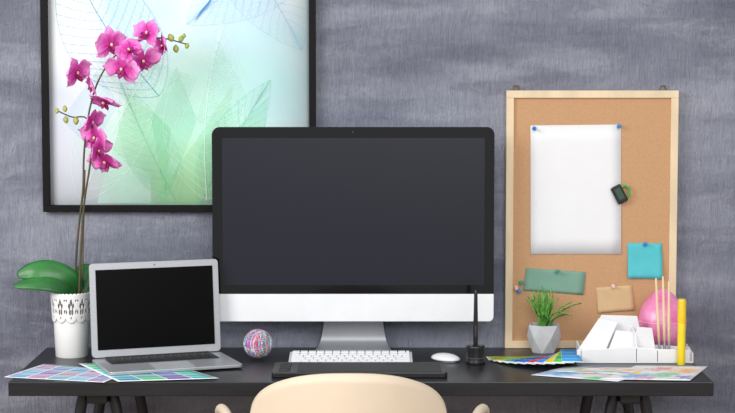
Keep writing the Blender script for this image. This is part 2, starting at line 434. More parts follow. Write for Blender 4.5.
# ------------------------------------------------------------- keyboard
k0 = at_y(288, 360, 4.03); k1 = at_y(413, 360, 4.03); kw = k1.x-k0.x; kd = .112
kb = empty("keyboard", ((k0.x+k1.x)/2, 4.085, DZ), 0, "slim white wireless keyboard in front of computer stand", "keyboard")
bm = bmesh.new(); prism(bm, [(-kd/2, 0), (kd/2, 0), (kd/2, .014), (kd/2-.006, .0155), (-kd/2, .004)], -kw/2, kw/2, 'YZ'); finish(bm, "keyboard_base", M("keyboard_silver", (206, 208, 212), .4, .1), kb, bevel=.001)
slope = math.atan2(.0115, kd-.006)
bmk = bmesh.new(); kwid = (kw-.010)/14.5
box(bmk, (0, 0, 0), (kwid*.86, .0155, .002))
ko = finish(bmk, "key", m_key, kb, bevel=.0006)
first = True
for r in range(6):
    yy = -kd/2+.011+r*.0178
    x = -kw/2+.005
    widths = [1.25, 1, 1.25, 5, 1.25, 1, 1, 1, 1.75] if r == 0 else {1: [2.25]+[1]*10+[2.25], 2: [1.75]+[1]*11+[1.75], 3: [1.5]+[1]*13, 4: [1]*13+[1.5], 5: [1]*14+[.5]}[r]
    for w in widths:
        ob = ko if first else ko.copy()
        if not first: scene.collection.objects.link(ob)
        first = False; ob.parent = kb
        ob.location = (x+w*kwid/2, yy, .004+(yy+kd/2)*math.tan(slope)+.0014); ob.rotation_euler = (slope, 0, 0)
        ob.scale = ((w*kwid-kwid*.14)/(kwid*.86), 1, 1); x += w*kwid

# ------------------------------------------------------------- mouse
mp_ = at_z(445.5, 360.5, DZ)
ms = empty("computer_mouse", (mp_.x, mp_.y, DZ), math.radians(40), "low white wireless mouse beside keyboard", "mouse")
bm = bmesh.new(); bmesh.ops.create_uvsphere(bm, u_segments=32, v_segments=16, radius=1)
for v in bm.verts:
    z = v.co.z
    v.co = Vector((v.co.x*.027, v.co.y*.040, .0045+(z*.0125 if z > 0 else z*.004)))
finish(bm, "mouse_shell", m_white, ms, smooth=True)
bm = bmesh.new(); prism(bm, [(.020*math.cos(i*math.pi/12), .034*math.sin(i*math.pi/12)) for i in range(24)], 0, .0015, 'XY'); finish(bm, "mouse_base", m_alu, ms)

# ------------------------------------------------------------- graphics tablet
t0 = at_y(272, 372, 3.9); t1 = at_y(447, 372, 3.9); tw = t1.x-t0.x
tb = empty("graphics_tablet", ((t0.x+t1.x)/2, 3.945, DZ), 0, "black graphics drawing tablet lying in front of keyboard", "tablet")
bm = bmesh.new(); prism(bm, rrect(-tw/2, tw/2, -.07, .07, .008), 0, .012, 'XY'); finish(bm, "tablet_body", m_blackp, tb, bevel=.002)
bm = bmesh.new(); prism(bm, rrect(-tw/2+.055, tw/2-.012, -.06, .055, .003), .0115, .0126, 'XY'); finish(bm, "drawing_surface", m_blackp2, tb)
for i in range(4):
    bm = bmesh.new(); prism(bm, rrect(-tw/2+.015, -tw/2+.04, -.05+i*.027, -.032+i*.027, .003), .0115, .0135, 'XY'); finish(bm, "tablet_button", m_blackp2, tb, bevel=.0005)

# ------------------------------------------------------------- pen holder and stylus
hp = at_z(476, 365, DZ); hpos = Vector((hp.x, hp.y+.02, DZ))
ph = empty("pen_stand", hpos, 0, "small black cylindrical pen stand on desk", "pen holder")
bm = bmesh.new(); lathe(bm, [(0, 0), (.0215, 0), (.0228, .003), (.022, .006), (.021, .012), (.021, .034), (.0215, .038), (.021, .041), (.019, .043), (.008, .041), (.0075, .02), (0, .02)], 40)
finish(bm, "holder_cup", m_blackp, ph, autos=True)
bm = bmesh.new(); lathe(bm, [(.0211, .013), (.0217, .0135), (.0217, .015), (.0211, .0155)], 40); finish(bm, "grip_ring", M("grey_ring", (70, 70, 76), .4), ph, autos=True)
st = empty("stylus_pen", hpos+Vector((0, 0, .0205)), 0, "black stylus pen standing upright in pen stand", "stylus")
SH = at_y(476, 290, hpos.y).z-DZ-.0205
bm = bmesh.new(); lathe(bm, [(0, 0), (.0015, .001), (.004, .012), (.0056, .03), (.0056, .06), (.0048, .095), (.0040, SH-.01), (.0036, SH-.004), (.0022, SH-.0005), (0, SH)], 24); finish(bm, "pen_barrel", m_blackp, st, autos=True)
bm = bmesh.new(); box(bm, (0, -.0053, .055), (.0035, .0016, .026)); finish(bm, "side_switch", M("dark_grey_switch", (60, 60, 66), .35), st, bevel=.0006)

# ------------------------------------------------------------- laptop
lw, ld, lh = .304, .19, .217
ang = math.radians(20.5)
hl = at_z(91.5, 358.5, DZ+.012)
R = Matrix.Rotation(ang, 3, 'Z')
ctr = Vector((hl.x, hl.y, DZ))-(R @ Vector((-lw/2, ld/2, 0)))
lp = empty("laptop", ctr, ang, "open silver laptop with blank black screen beside the orchid", "laptop")
bm = bmesh.new(); prism(bm, rrect(-lw/2, lw/2, -ld/2, ld/2, .01), .0035, .011, 'XY'); finish(bm, "laptop_base", m_alu, lp, bevel=.0015)
for sx in (-1, 1):
    for sy in (-1, 1):
        bm = bmesh.new(); lathe(bm, [(0, 0), (.005, 0), (.005, .0036), (0, .0036)], 12, (sx*(lw/2-.02), sy*(ld/2-.02), 0)); finish(bm, "rubber_foot", m_blackp, lp)
bm = bmesh.new(); prism(bm, rrect(-lw/2+.025, lw/2-.025, .003, ld/2-.02, .003), .0105, .0113, 'XY')
finish(bm, "keyboard_well", M("dark_key_well", (90, 92, 96), .5), lp)
bm = bmesh.new(); kk = (lw-.056)/13
for r in range(6):
    for c in range(13):
        if r == 0 and 4 <= c <= 7: continue
        box(bm, (-lw/2+.028+kk*(c+.5), .009+r*.0122, .0122), (kk*.84, .0100, .0018))
    if r == 0: box(bm, (-lw/2+.028+kk*6, .009, .0122), (kk*3.84, .0100, .0018))
finish(bm, "laptop_keys", M("black_keys", (28, 28, 31), .5), lp)
bm = bmesh.new(); prism(bm, rrect(-.045, .045, -ld/2+.01, -.006, .003), .0105, .0114, 'XY'); finish(bm, "touchpad", M("touchpad_silver", (200, 202, 206), .4, .3), lp)
bm = bmesh.new(); tube(bm, [(-lw/2+.03, ld/2-.004, .012), (lw/2-.03, ld/2-.004, .012)], .004, 12); finish(bm, "hinge", m_blackp, lp, autos=True)
rl = (math.radians(-6), 0, 0)
bm = bmesh.new(); prism(bm, rrect(-lw/2, lw/2, .002, lh, .009), 0, .005); lid = finish(bm, "lid", m_alu, lp, loc=(0, ld/2-.007, .0115), rot=rl, bevel=.0008)
bm = bmesh.new(); prism(bm, rrect(-lw/2+.014, lw/2-.014, .019, lh-.015, .0008, 1), -.0011, .001); finish(bm, "laptop_screen", m_lscreen, lid)
bm = bmesh.new(); lathe(bm, [(.0015, -.001), (.0015, .001)], 12, (0, 0, lh-.0078), Matrix.Rotation(math.pi/2, 3, 'X')); finish(bm, "webcam", m_blackp, lid)

# ------------------------------------------------------------- rubber band ball
bp_ = Vector((at_y(258, 343, 4.125).x, 4.125, DZ)); br = .0335
ball = empty("rubber_band_ball", bp_, 0, "multicoloured rubber band ball resting on desk beside laptop", "ball")
bz = br+.0025
bm = bmesh.new(); bmesh.ops.create_uvsphere(bm, u_segments=32, v_segments=20, radius=br-.0012); finish(bm, "ball_core", M("pink_core", (226, 100, 156), .6), ball, loc=(0, 0, bz), smooth=True)
bcols = [M("rubber_"+n, c, .55) for n, c in (("pink", (232, 50, 136)), ("green", (30, 160, 80)), ("white", (240, 238, 234)), ("blue", (40, 140, 214)), ("red", (206, 36, 56)), ("lilac", (160, 120, 200)), ("mint", (130, 214, 180)))]
for i in range(90):
    off = random.uniform(-.6, .6)*br; rr = math.sqrt(br*br-off*off)-.0004
    bm = bmesh.new(); tube(bm, [(rr*math.cos(t*math.pi/18), rr*math.sin(t*math.pi/18), off) for t in range(36)], .0010, 5, True)
    finish(bm, "rubber_band", bcols[i % 7], ball, loc=(0, 0, bz), rot=(random.uniform(0, 6.3), random.uniform(0, 6.3), random.uniform(0, 6.3)), smooth=True)

# ------------------------------------------------------------- orchid
oy = 4.17
pb = at_y(72, 357, oy); orx = pb.x
orc = empty("potted_orchid", (orx, oy, DZ), 0, "magenta moth orchid in white lace-patterned ceramic pot beside laptop", "plant")
OH = at_y(72, 293, oy).z-DZ
bm = bmesh.new(); lathe(bm, [(0, 0), (.0365, 0), (.038, .002), (.0410, OH*.5), (.0425, OH-.004), (.0428, OH), (.0400, OH), (.0395, OH-.015), (.037, OH-.03), (0, OH-.03)], 48); finish(bm, "pot", m_cer, orc, autos=True)
bm = bmesh.new(); NS = 264; NR = 30; zlo, zhi = OH*.56, OH+.004
grid = []
for j in range(NR+1):
    row = []
    for i in range(NS):
        a = 2*math.pi*i/NS; sc = abs(math.sin(a*5.5)); zl = zlo+.013*(1-sc**.55); zh = zhi-.0025*(1-abs(math.sin(a*16.5))**.6); z = zl+(zh-zl)*j/NR
        rr = .0432+.0040*((z-zlo)/(zhi-zlo))+.0006; row.append(bm.verts.new((rr*math.cos(a), rr*math.sin(a), z)))
    grid.append(row)
def hole(i, j):
    cell = 24; u = ((i % cell)-12)/12.0; v = j/NR
    for k in range(5):      # small flower of petals round a centre
        an = k*2*math.pi/5+1.57
        if (u-.34*math.cos(an))**2*1.0+((v-.5)*1.9-.34*math.sin(an))**2 < .035: return True
    for (hu, hv, r) in ((-.82, .30, .13), (.82, .30, .13), (-.82, .72, .10), (.82, .72, .10), (0, .14, .11)):
        if (u-hu)**2+((v-hv)*1.9)**2 < r*r: return True
    return False
for j in range(NR):
    for i in range(NS):
        if not hole(i, j): k = (i+1) % NS; bm.faces.new((grid[j][i], grid[j][k], grid[j+1][k], grid[j+1][i]))
finish(bm, "lace_collar", m_cer, orc, smooth=True, solid=.0012)
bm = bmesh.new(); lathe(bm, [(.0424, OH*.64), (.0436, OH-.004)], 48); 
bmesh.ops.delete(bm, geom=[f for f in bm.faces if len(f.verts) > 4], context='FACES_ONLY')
finish(bm, "eyelet_shade_sleeve", m_hole, orc, smooth=True)  # grey sleeve behind the lace, its colour painting the shade inside the eyelets
bm = bmesh.new(); lathe(bm, [(0, OH-.006), (.02, OH-.002), (.0385, OH-.006), (.0385, OH-.014), (0, OH-.014)], 24)
for v in bm.verts: v.co.z += random.uniform(-.003, .003)
finish(bm, "bark_soil", M("bark", (88, 62, 44), .9, var=.4, scale=120, bump=.6), orc)
def OP(px, py, dy=0.0):
    w = at_y(px, py, oy+dy); return w-Vector((orx, oy, DZ))
m_stem = M("orchid_stem", (76, 84, 46), .5, var=.3, scale=30, rgb2=(96, 76, 54))
m_leaf = M("orchid_leaf", (26, 92, 38), .38, var=.2, scale=9, rgb2=(46, 124, 52), coat=.1)
m_pet = petal_material()
m_lip = M("dark_magenta_lip", (150, 12, 104), .45, var=.2, scale=60)
m_throat = M("yellow_throat", (240, 206, 170), .5)
m_bud = M("green_bud", (140, 166, 70), .5, var=.15, scale=40, rgb2=(178, 182, 96))
stems = [[(77, 296, 0), (76, 262, .0), (79, 225, -.005), (83, 190, -.01), (84, 155, -.012), (88, 118, -.015), (97, 84, -.02), (113, 58, -.02), (135, 42, -.02), (160, 38, -.02), (186, 44, -.025)],
         [(79, 296, -.01), (81, 250, -.01), (84, 205, -.012), (90, 165, -.02), (93, 135, -.025), (86, 118, -.02), (72, 117, -.015), (58, 111, -.015)]]
for s in stems:
    bm = bmesh.new(); pts = spline([OP(*p) for p in s], 8); n = len(pts)
    tube(bm, pts, [.0028-.0013*i/n for i in range(n)], 8); finish(bm, "flower_stem", m_stem, orc, smooth=True)
bm = bmesh.new(); tube(bm, [OP(82, 296, .005), OP(83, 250, .004), OP(85, 170, 0)], .0016, 8); finish(bm, "support_stake", M("bamboo_stake", (96, 76, 50), .6), orc)
for (bx, by, r) in ((171, 38, 4.0), (176, 49, 3.6), (181, 39, 3.2), (187, 46, 2.7), (184, 36, 2.3), (57, 111, 2.6), (65, 109, 3.0), (66, 120, 3.2), (76, 121, 3.6)):
    bm = bmesh.new(); rr = r*.0020; lathe(bm, [(0, -rr*1.3), (rr*.6, -rr*.9), (rr, -.1*rr), (rr*.85, rr*.6), (rr*.3, rr*1.3), (0, rr*1.45)], 14)
    finish(bm, "flower_bud", m_bud, orc, loc=OP(bx, by, -.022), rot=(random.uniform(-.5, .5), random.uniform(-.8, .8), 0), smooth=True)
def petal(bm, ang, L, W, cup, peak=.55, twist=0.0):
    n, mm = 9, 6; g = []
    ca, sa = math.cos(ang), math.sin(ang); ph_ = random.uniform(0, 6); wa = random.uniform(.08, .2)
    for i in range(n+1):
        t = i/n; f = max(.10, math.sin(math.pi*t**(math.log(.5)/math.log(peak)))**.65) if t < 1 else .08
        row = []
        for j in range(mm+1):
            s = -1+2*j/mm; ax = t*L-.12*L*(abs(s)**2)*(t**3); cr = s*W*f
            z = cup*t*t*L-.18*W*(1-s*s)*f+wa*W*math.sin(6*t+3*s+ph_)*t
            row.append(bm.verts.new((ax*ca-cr*sa, ax*sa+cr*ca, z)))
        g.append(row)
    for i in range(n):
        for j in range(mm): bm.faces.new((g[i][j], g[i][j+1], g[i+1][j+1], g[i+1][j]))
def flower(px, py, size, yaw, pitch, roll, dy=-.03, openness=0.0):
    bm = bmesh.new(); L = size*1.1
    for a in (90, 215, 325): petal(bm, math.radians(a+random.uniform(-10, 10)), L*random.uniform(.9, 1.1), L*.32, -.10+openness+random.uniform(-.25, .2), .55)
    for a in (12, 168): petal(bm, math.radians(a+random.uniform(-10, 10)), L*random.uniform(.96, 1.12), L*.58, .04+openness+random.uniform(-.25, .3), .62)
    q = Matrix.Rotation(yaw, 3, 'Z') @ Matrix.Rotation(math.pi/2+pitch, 3, 'X') @ Matrix.Rotation(roll, 3, 'Z')
    fo = finish(bm, "flower", m_pet, orc, loc=OP(px, py, dy), rot=q.to_euler(), smooth=True, solid=.0006)
    bm = bmesh.new(); petal(bm, math.radians(270), L*.50, L*.17, .5, .6)
    petal(bm, math.radians(225), L*.32, L*.13, .9, .6); petal(bm, math.radians(315), L*.32, L*.13, .9, .6)
    finish(bm, "lip", m_lip, fo, loc=(0, 0, .002), smooth=True, solid=.0006)
    bm = bmesh.new(); bmesh.ops.create_uvsphere(bm, u_segments=10, v_segments=8, radius=L*.08)
    for v in bm.verts: v.co.y *= 1.3
    finish(bm, "flower_column", m_throat, fo, loc=(0, L*.02, L*.08), smooth=True)
for f in ((111, 45, .039, .6, .1, .1), (147, 33, .034, -.45, -.25, -.3), (143, 61, .038, .6, .4, .5), (122, 69, .039, -.5, .4, -.3, -.045), (163, 46, .029, -1.2, .2, .2, -.03, .2), (129, 50, .032, .1, -.5, .7, -.055),
          (77, 73, .037, .95, .2, .4), (92, 86, .028, -1.2, .4, -.3, -.03, .25), (104, 102, .037, -.6, 1.05, .1), (92, 122, .031, 1.0, .3, .2, -.03, .2), (95, 138, .036, -.7, .2, -.2),
          (105, 162, .038, -.3, .6, .3), (98, 151, .030, 1.1, .2, .4, -.045, .2)):
    flower(*f)
def leaf(pts, width, nrm=(0, -.8, .6), name="leaf"):
    P_ = spline([Vector(p) for p in pts], 6); n = len(P_); bm = bmesh.new(); g = []
    for i, p in enumerate(P_):
        t = i/(n-1); tg = (P_[min(i+1, n-1)]-P_[max(i-1, 0)]).normalized(); s = tg.cross(Vector(nrm)).normalized(); up = s.cross(tg)
        f = (math.sin(math.pi*min(1, .14+.86*t)**1.0)**.55 if t < 1 else .03); f = max(f, .05)
        g.append([bm.verts.new(p+s*width*f*q-up*(abs(q)*width*.16*f)) for q in (-1, -.66, -.33, 0, .33, .66, 1)])
    for i in range(n-1):
        for j in range(6): bm.faces.new((g[i][j], g[i][j+1], g[i+1][j+1], g[i+1][j]))
    finish(bm, name, m_leaf, orc, smooth=True, solid=.0022)
leaf([OP(77, 293, 0), OP(68, 281, -.02), OP(52, 273, -.03), OP(34, 271, -.035), OP(17, 275, -.03)], .031, (0, -.98, .4))
leaf([OP(76, 294, -.01), OP(66, 287, -.03), OP(50, 283, -.045), OP(32, 283, -.05), OP(14, 286, -.05)], .021, (0, -.8, .6))
leaf([OP(80, 294, .01), OP(86, 278, .02), OP(98, 270, .035), OP(116, 272, .05)], .02)
leaf([OP(78, 294, .015), OP(76, 282, .03), OP(82, 270, .05), OP(92, 266, .06)], .018)

# ------------------------------------------------------------- sheets on the left of desk
m_sw1 = swatch_mat("swatches_teal", [(0, 130, 175), (30, 190, 185), (80, 195, 120), (20, 100, 190), (110, 70, 165), (30, 160, 225)], 4, 8, gx=.06, gy=.10, interp='BANDS', fade=.25, margin=.03)
m_sw2 = swatch_mat("swatches_blue_pink", [(40, 140, 205), (110, 190, 225), (190, 110, 160), (120, 100, 185), (60, 170, 190), (214, 120, 140)], 5, 9, gx=.08, gy=.14, interp='BANDS', fade=.4, margin=.03)
sheet("printed_sheet", [at_z(4, 377, DZ+.0012), at_z(104, 382.4, DZ+.0012), at_z(132, 371, DZ+.0012), at_z(44, 364.0, DZ+.0012)], m_sw2, "sheet of soft blue, purple and pink swatches lying on desk", "paper")
sheet("printed_sheet", [at_z(118, 381.5, DZ+.0026), at_z(219, 378.3, DZ+.0026), at_z(166, 362.5, DZ+.0026), at_z(78, 363.5, DZ+.0026)], m_sw1, "sheet of teal, green and purple colour swatches on desk", "paper")

# ------------------------------------------------------------- cork board
cy = WY-.022
c0 = at_y(505, 349, cy); c1 = at_y(679, 90.5, cy); cx = (c0.x+c1.x)/2; cw = c1.x-c0.x; ch = c1.z-DZ
cb = empty("cork_board", (cx, WY, DZ), 0, "pine framed cork pinboard standing on desk against wall", "pinboard")
m_pine = M("pale_pine", (226, 204, 170), .5, var=.08, scale=8, stretch=(3, 3, 1))
m_cork = M("cork", (194, 150, 110), .9, var=.04, scale=380, bump=.12, rgb2=(202, 158, 118))
fw = .0178
for nm, c, s in (("frame_rail", (0, -.012, fw/2+.0005), (cw, .02, fw)), ("frame_rail", (0, -.012, ch-fw/2), (cw, .02, fw)),
                 ("frame_stile", (-cw/2+fw/2, -.012, ch/2), (fw, .0198, ch-2*fw)), ("frame_stile", (cw/2-fw/2, -.012, ch/2), (fw, .0198, ch-2*fw))):
    bm = bmesh.new(); box(bm, c, s); finish(bm, nm, m_pine, cb, bevel=.0012)
bm = bmesh.new(); box(bm, (0, -.010, ch/2), (cw-2*fw+.002, .010, ch-2*fw+.002)); finish(bm, "cork_panel", m_cork, cb)
m_brass = M("brass_hook", (120, 104, 76), .4, .6)
for px in (517, 664):
    h = at_y(px, 90, cy); bm = bmesh.new()
    tube(bm, [(h.x-cx-.009, -.008, ch), (h.x-cx-.004, -.008, ch+.011), (h.x-cx+.004, -.008, ch+.011), (h.x-cx+.009, -.008, ch)], .0018, 8)
    finish(bm, "hanging_hook", m_brass, cb, autos=True)
ny = WY-.0158   # just in front of the cork surface (WY-.015)
def bs(px, py, o=0): return at_y(px, py, ny-o)
def note(corn, mat, label, bulge=.002, o=0, name="paper_note", cat="note"):
    return sheet(name, [bs(*c, o) for c in corn], mat, label, cat, n=8, th=.0003, fn=lambda u, v: Vector((0, -bulge*(1-v)*4*(.25+(u-.5)**2)-.0, 0)))
m_paper = M("white_paper", (234, 234, 236), .85, var=.01, spec=.2)
note([(530.5, 254), (621, 254), (621, 124.5), (530.5, 125.5)], m_paper, "blank white sheet pinned to cork board", .0012, name="paper_sheet", cat="paper")
note([(523, 290), (583, 294.5), (586, 272), (526, 268)], M("sage_note", (122, 160, 142), .8), "sage green paper note pinned to cork board", .002)
note([(627.5, 278), (662, 278.5), (662, 243.5), (627.5, 243)], M("teal_note", (84, 192, 200), .8), "square turquoise sticky note pinned to cork board", .004, name="sticky_note")
note([(598, 313), (634, 310), (632, 285), (596, 287.5)], M("tan_note", (212, 180, 136), .8), "tan kraft paper note pinned to cork board", .002)
m_pinb = M("blue_pin", (34, 120, 190), .35); m_ping = M("teal_pin", (50, 140, 130), .35); m_pinw = M("pale_pin", (214, 190, 180), .35); m_needle = M("pin_steel", (190, 190, 195), .3, .9)
def pin(px, py, mat, label):
    w = bs(px, py, .001); e = empty("push_pin", (w.x, WY-.0148, w.z), 0, label, "push pin", "push pins in the cork board")
    X = Matrix.Rotation(math.radians(90+random.uniform(-8, 8)), 3, 'X')
    bm = bmesh.new(); lathe(bm, [(0, .003), (.0048, .003), (.0050, .0045), (.0026, .006), (.0022, .012), (.0040, .0135), (.0040, .0150), (0, .0155)], 18, mtx=X); finish(bm, "pin_head", mat, e, autos=True)
    bm = bmesh.new(); tube(bm, [X @ Vector((0, 0, 0)), X @ Vector((0, 0, .004))], .0005, 6); finish(bm, "needle", m_needle, e)
pin(534, 128, m_pinb, "blue push pin holding white sheet"); pin(619, 126, m_pinb, "blue push pin holding white sheet")
pin(645, 244, m_pinb, "blue push pin holding turquoise note"); pin(557, 271, m_ping, "teal push pin holding sage green note"); pin(613, 286, m_pinw, "pale push pin holding tan note")
pin(516, 287, m_pinw, "pale push pin stuck in bare cork"); pin(521, 282, m_ping, "teal push pin stuck in bare cork"); pin(519, 291, m_pinb, "blue push pin stuck in bare cork")
w = bs(619, 194, .003); clip = empty("binder_clip", (w.x, WY-.0165, w.z), 0, "black and green clip gripping edge of white sheet", "clip")
rt = Matrix.Rotation(math.radians(-28), 3, 'Y')
bm = bmesh.new(); box(bm, (0, -.008, 0), (.026, .010, .044), rt); finish(bm, "clip_body", m_blackp, clip, bevel=.003)
bm = bmesh.new(); box(bm, (0, -.0140, .001), (.015, .003, .029), rt); finish(bm, "clip_face", M("dark_green_clip", (44, 74, 56), .4), clip, bevel=.001)
bm = bmesh.new(); tube(bm, [rt @ Vector(p)+Vector((0, -.009, 0)) for p in ((.009, 0, -.015), (.022, 0, -.012), (.027, 0, 0), (.022, 0, .012), (.009, 0, .013))], .0026, 8); finish(bm, "clip_handle", M("green_clip", (40, 170, 70), .4), clip, smooth=True)

# ------------------------------------------------------------- grass plant in tapered pot
gp = Vector((at_y(544, 345, 4.230).x, 4.230, DZ))
gr = empty("potted_grass", gp, 0, "small spiky green grass plant in pale faceted concrete pot", "plant")
GH = .066
bm = bmesh.new(); rings = []
for r, z, o in ((.029, 0, 0), (.041, GH*.55, .5), (.039, GH, 0), (.035, GH, 0), (.033, GH-.012, 0)):
    rings.append([bm.verts.new((r*math.cos((k+o)*2*math.pi/6+.3), r*math.sin((k+o)*2*math.pi/6+.3), z)) for k in range(6)])
for ri, (a_, b2) in enumerate(zip(rings, rings[1:])):
    for k in range(6):
        j = (k+1) % 6
        if ri == 0: bm.faces.new((a_[k], a_[j], b2[k])); bm.faces.new((a_[j], b2[j], b2[k]))
        elif ri == 1: bm.faces.new((a_[k], a_[j], b2[j])); bm.faces.new((a_[k], b2[j], b2[k]))
        else: bm.faces.new((a_[k], a_[j], b2[j], b2[k]))
bm.faces.new(rings[0]); bm.faces.new(rings[-1]); finish(bm, "pot", M("pale_concrete", (196, 197, 200), .8, var=.05, scale=60, bump=.1), gr)
bm = bmesh.new()
for i in range(46):
    a = random.uniform(0, 6.283); lean = random.uniform(.1, 1.15); L = random.uniform(.075, .108)*(1-.08*lean); r0 = random.uniform(0, .014)
    if math.sin(a) > .1: lean *= .4
    d = Vector((math.cos(a), math.sin(a), 0)); side = Vector((-math.sin(a), math.cos(a), 0)); prev = None
    for q in range(8):
        t = q/7; th = lean*.75*t**.4+lean*.25*t*t
        p = d*(r0+L*t*math.sin(th)*.98)+Vector((0, 0, GH-.012+L*t*math.cos(th*.95))); w_ = .0046*(1-t)**.8*(.7+.9*t)+.0002
        cur = (bm.verts.new(p-side*w_+Vector((0, 0, .001))), bm.verts.new(p+Vector((0, 0, -.0014))), bm.verts.new(p+side*w_+Vector((0, 0, .001))))
        if prev:
            bm.faces.new((prev[0], prev[1], cur[1], cur[0])); bm.faces.new((prev[1], prev[2], cur[2], cur[1]))
        prev = cur
finish(bm, "foliage", M("grass_green", (56, 140, 50), .45, var=.2, scale=60, rgb2=(140, 204, 96)), gr, smooth=True, solid=.0007)
bm = bmesh.new(); lathe(bm, [(0, GH-.01), (.028, GH-.011), (.028, GH-.0125), (0, GH-.0125)], 6); finish(bm, "soil", M("soil", (60, 70, 40), .95), gr)

# ------------------------------------------------------------- colour swatch fan
fy_ = 4.135; fx_ = at_y(568, 354, fy_).x
fan = empty("color_swatch_fan", (fx_, fy_, DZ), 0, "low fanned stack of yellow, green and blue colour swatch cards", "color swatches")
fc = [(180, 216, 60), (230, 226, 40), (246, 232, 60), (120, 200, 80), (40, 170, 170), (20, 110, 215), (30, 80, 205), (206, 70, 60), (50, 140, 235), (240, 224, 40), (90, 196, 90), (70, 165, 235)]
for i, c in enumerate(fc):
    a = math.radians(184+i*7.6)
    L, Wd = .188-.003*i, .048; z = .0014+i*.0017; d = Vector((math.cos(a), math.sin(a), 0)); s = Vector((-d.y, d.x, 0))*Wd/2
    m_ = swatch_mat("fan_card_%d" % i, [c, tuple(min(255, int(v*.85+36)) for v in c), tuple(int(v*.9) for v in c)], 1, 4, gx=0, gy=.04, seed=float(i), margin=.01)
    st_ = -d*.004+Vector((0, 0, z)); en = d*L+Vector((0, 0, z*.85+.001))
    sheet("swatch_card", [st_-s*.7, st_+s*.7, en+s, en-s], m_, "", "", parent=fan, n=3, th=.0014)

# ------------------------------------------------------------- papers on the right
m_map = blob_print_mat("pastel_print", (236, 238, 238), [(.15, .5, .22, (244, 214, 50), .95), (.32, .25, .22, (70, 155, 225), .9), (.45, .75, .2, (220, 100, 90), .85), (.62, .35, .2, (100, 200, 150), .9), (.8, .65, .22, (244, 170, 80), .9), (.9, .2, .16, (110, 90, 200), .85), (.5, .1, .14, (240, 90, 140), .85)], 9, .6, .5)
m_map2 = blob_print_mat("pastel_print_b", (228, 232, 240), [(.2, .3, .28, (90, 175, 235), .95), (.5, .55, .26, (244, 224, 70), .95), (.8, .5, .25, (230, 110, 140), .85), (.7, .1, .2, (100, 200, 130), .9), (.35, .85, .2, (140, 120, 210), .85)], 8, .6, .5)
sheet("printed_sheet", [at_z(531, 375, DZ+.0012), at_z(618, 381.5, DZ+.0012), at_z(664, 368, DZ+.0012), at_z(566, 366.5, DZ+.0012)], m_map2, "pale blue and yellow printed sheet lying on desk", "paper")
sheet("printed_sheet", [at_z(600, 379, DZ+.0024), at_z(690, 380.5, DZ+.0024), at_z(708, 366, DZ+.0024), at_z(636, 365.5, DZ+.0024)], m_map, "pastel multicoloured printed sheet lying near desk corner", "paper")
sheet("printed_sheet", [at_z(556, 371.5, DZ+.0036), at_z(628, 374.5, DZ+.0036), at_z(648, 368, DZ+.0036), at_z(588, 368, DZ+.0036)], m_map, "small pastel printed sheet overlapping other sheets", "paper")

# ------------------------------------------------------------- white desk organizer
gy0 = 4.065; gy1 = 4.150
L0 = at_y(576, 350, gy0).x; L1 = at_y(693, 350, gy0).x; gx = (L0+L1)/2; GW = (L1-L0)
og = empty("desk_organizer", (gx, (gy0+gy1)/2, DZ), 0, "glossy white low folded desk organizer with sloping side holding stationery", "organizer")
yF, yB = -(gy1-gy0)/2, (gy1-gy0)/2
def ox(px, Y=4.09): return at_y(px, 340, Y).x-gx
def oz(py, Y=4.09): return at_y(600, py, Y).z-DZ
bm = bmesh.new(); box(bm, (0, 0, .0022), (GW, yB-yF, .004)); finish(bm, "organizer_base", m_white, og, bevel=.0015)
def panel(name, top, y_, th=.003, lean=0.0):
    Y = y_+(gy0+gy1)/2; pts = [(ox(a, Y), max(.0035, oz(b, Y))) for a, b in top]
    lo = .0025; bm = bmesh.new()
    prism(bm, [(pts[0][0], lo)]+pts+[(pts[-1][0], lo)], y_, y_+th)
    for v in bm.verts: v.co.y += lean*max(0, v.co.z-.003)
    return finish(bm, name, m_white, og, bevel=.001)
def slab(name, q, th=.003):
    ps = []
    for (a_, b2, Y) in q:
        w_ = at_y(a_, b2, Y); ps.append(Vector((w_.x-gx, Y-(gy0+gy1)/2, max(.0045, w_.z-DZ))))
    n_ = (ps[1]-ps[0]).cross(ps[-1]-ps[0]).normalized()*th
    if n_.z > 0: n_ = -n_
    bm = bmesh.new(); A_ = [bm.verts.new(p) for p in ps]; B_ = [bm.verts.new(p+n_) for p in ps]
    bm.faces.new(A_); bm.faces.new(list(reversed(B_))); n = len(ps)
    for i in range(n): bm.faces.new((A_[i], A_[(i+1) % n], B_[(i+1) % n], B_[i]))
    return finish(bm, name, m_white, og, bevel=.0008)
panel("back_panel", [(588, 346), (601, 315), (637, 316), (643, 344), (690, 347)], yB-.006)
# folded side: a plane climbing from the low left lip to the tall middle fold
slab("sloping_side", [(577, 351, 4.080), (599, 318, 4.135), (618, 322, 4.135), (604, 354, 4.080)])
slab("sloping_side", [(606, 356, 4.078), (616, 330, 4.120), (636, 332, 4.120), (634, 358, 4.078)])
panel("front_panel", [(577, 350), (601, 349), (630, 347), (658, 349), (690, 350)], yF)
panel("divider", [(632, 352), (637, 327), (652, 328), (656, 352)], yF+.016)
def side(px, pts):
    bm = bmesh.new(); prism(bm, pts, ox(px)-.0015, ox(px)+.0015, 'YZ'); finish(bm, "side_panel", m_white, og, bevel=.0008)
side(580, [(yF, .002), (yB, .002), (yB, .040), (yF, .030)])
side(635, [(yF, .002), (yB, .002), (yB, .075), (yF+.016, .068), (yF, .034)])
side(656, [(yF, .002), (yB, .002), (yB, .032), (yF, .030)])
side(691, [(yF, .002), (yB, .002), (yB, .032), (yF, .024)])

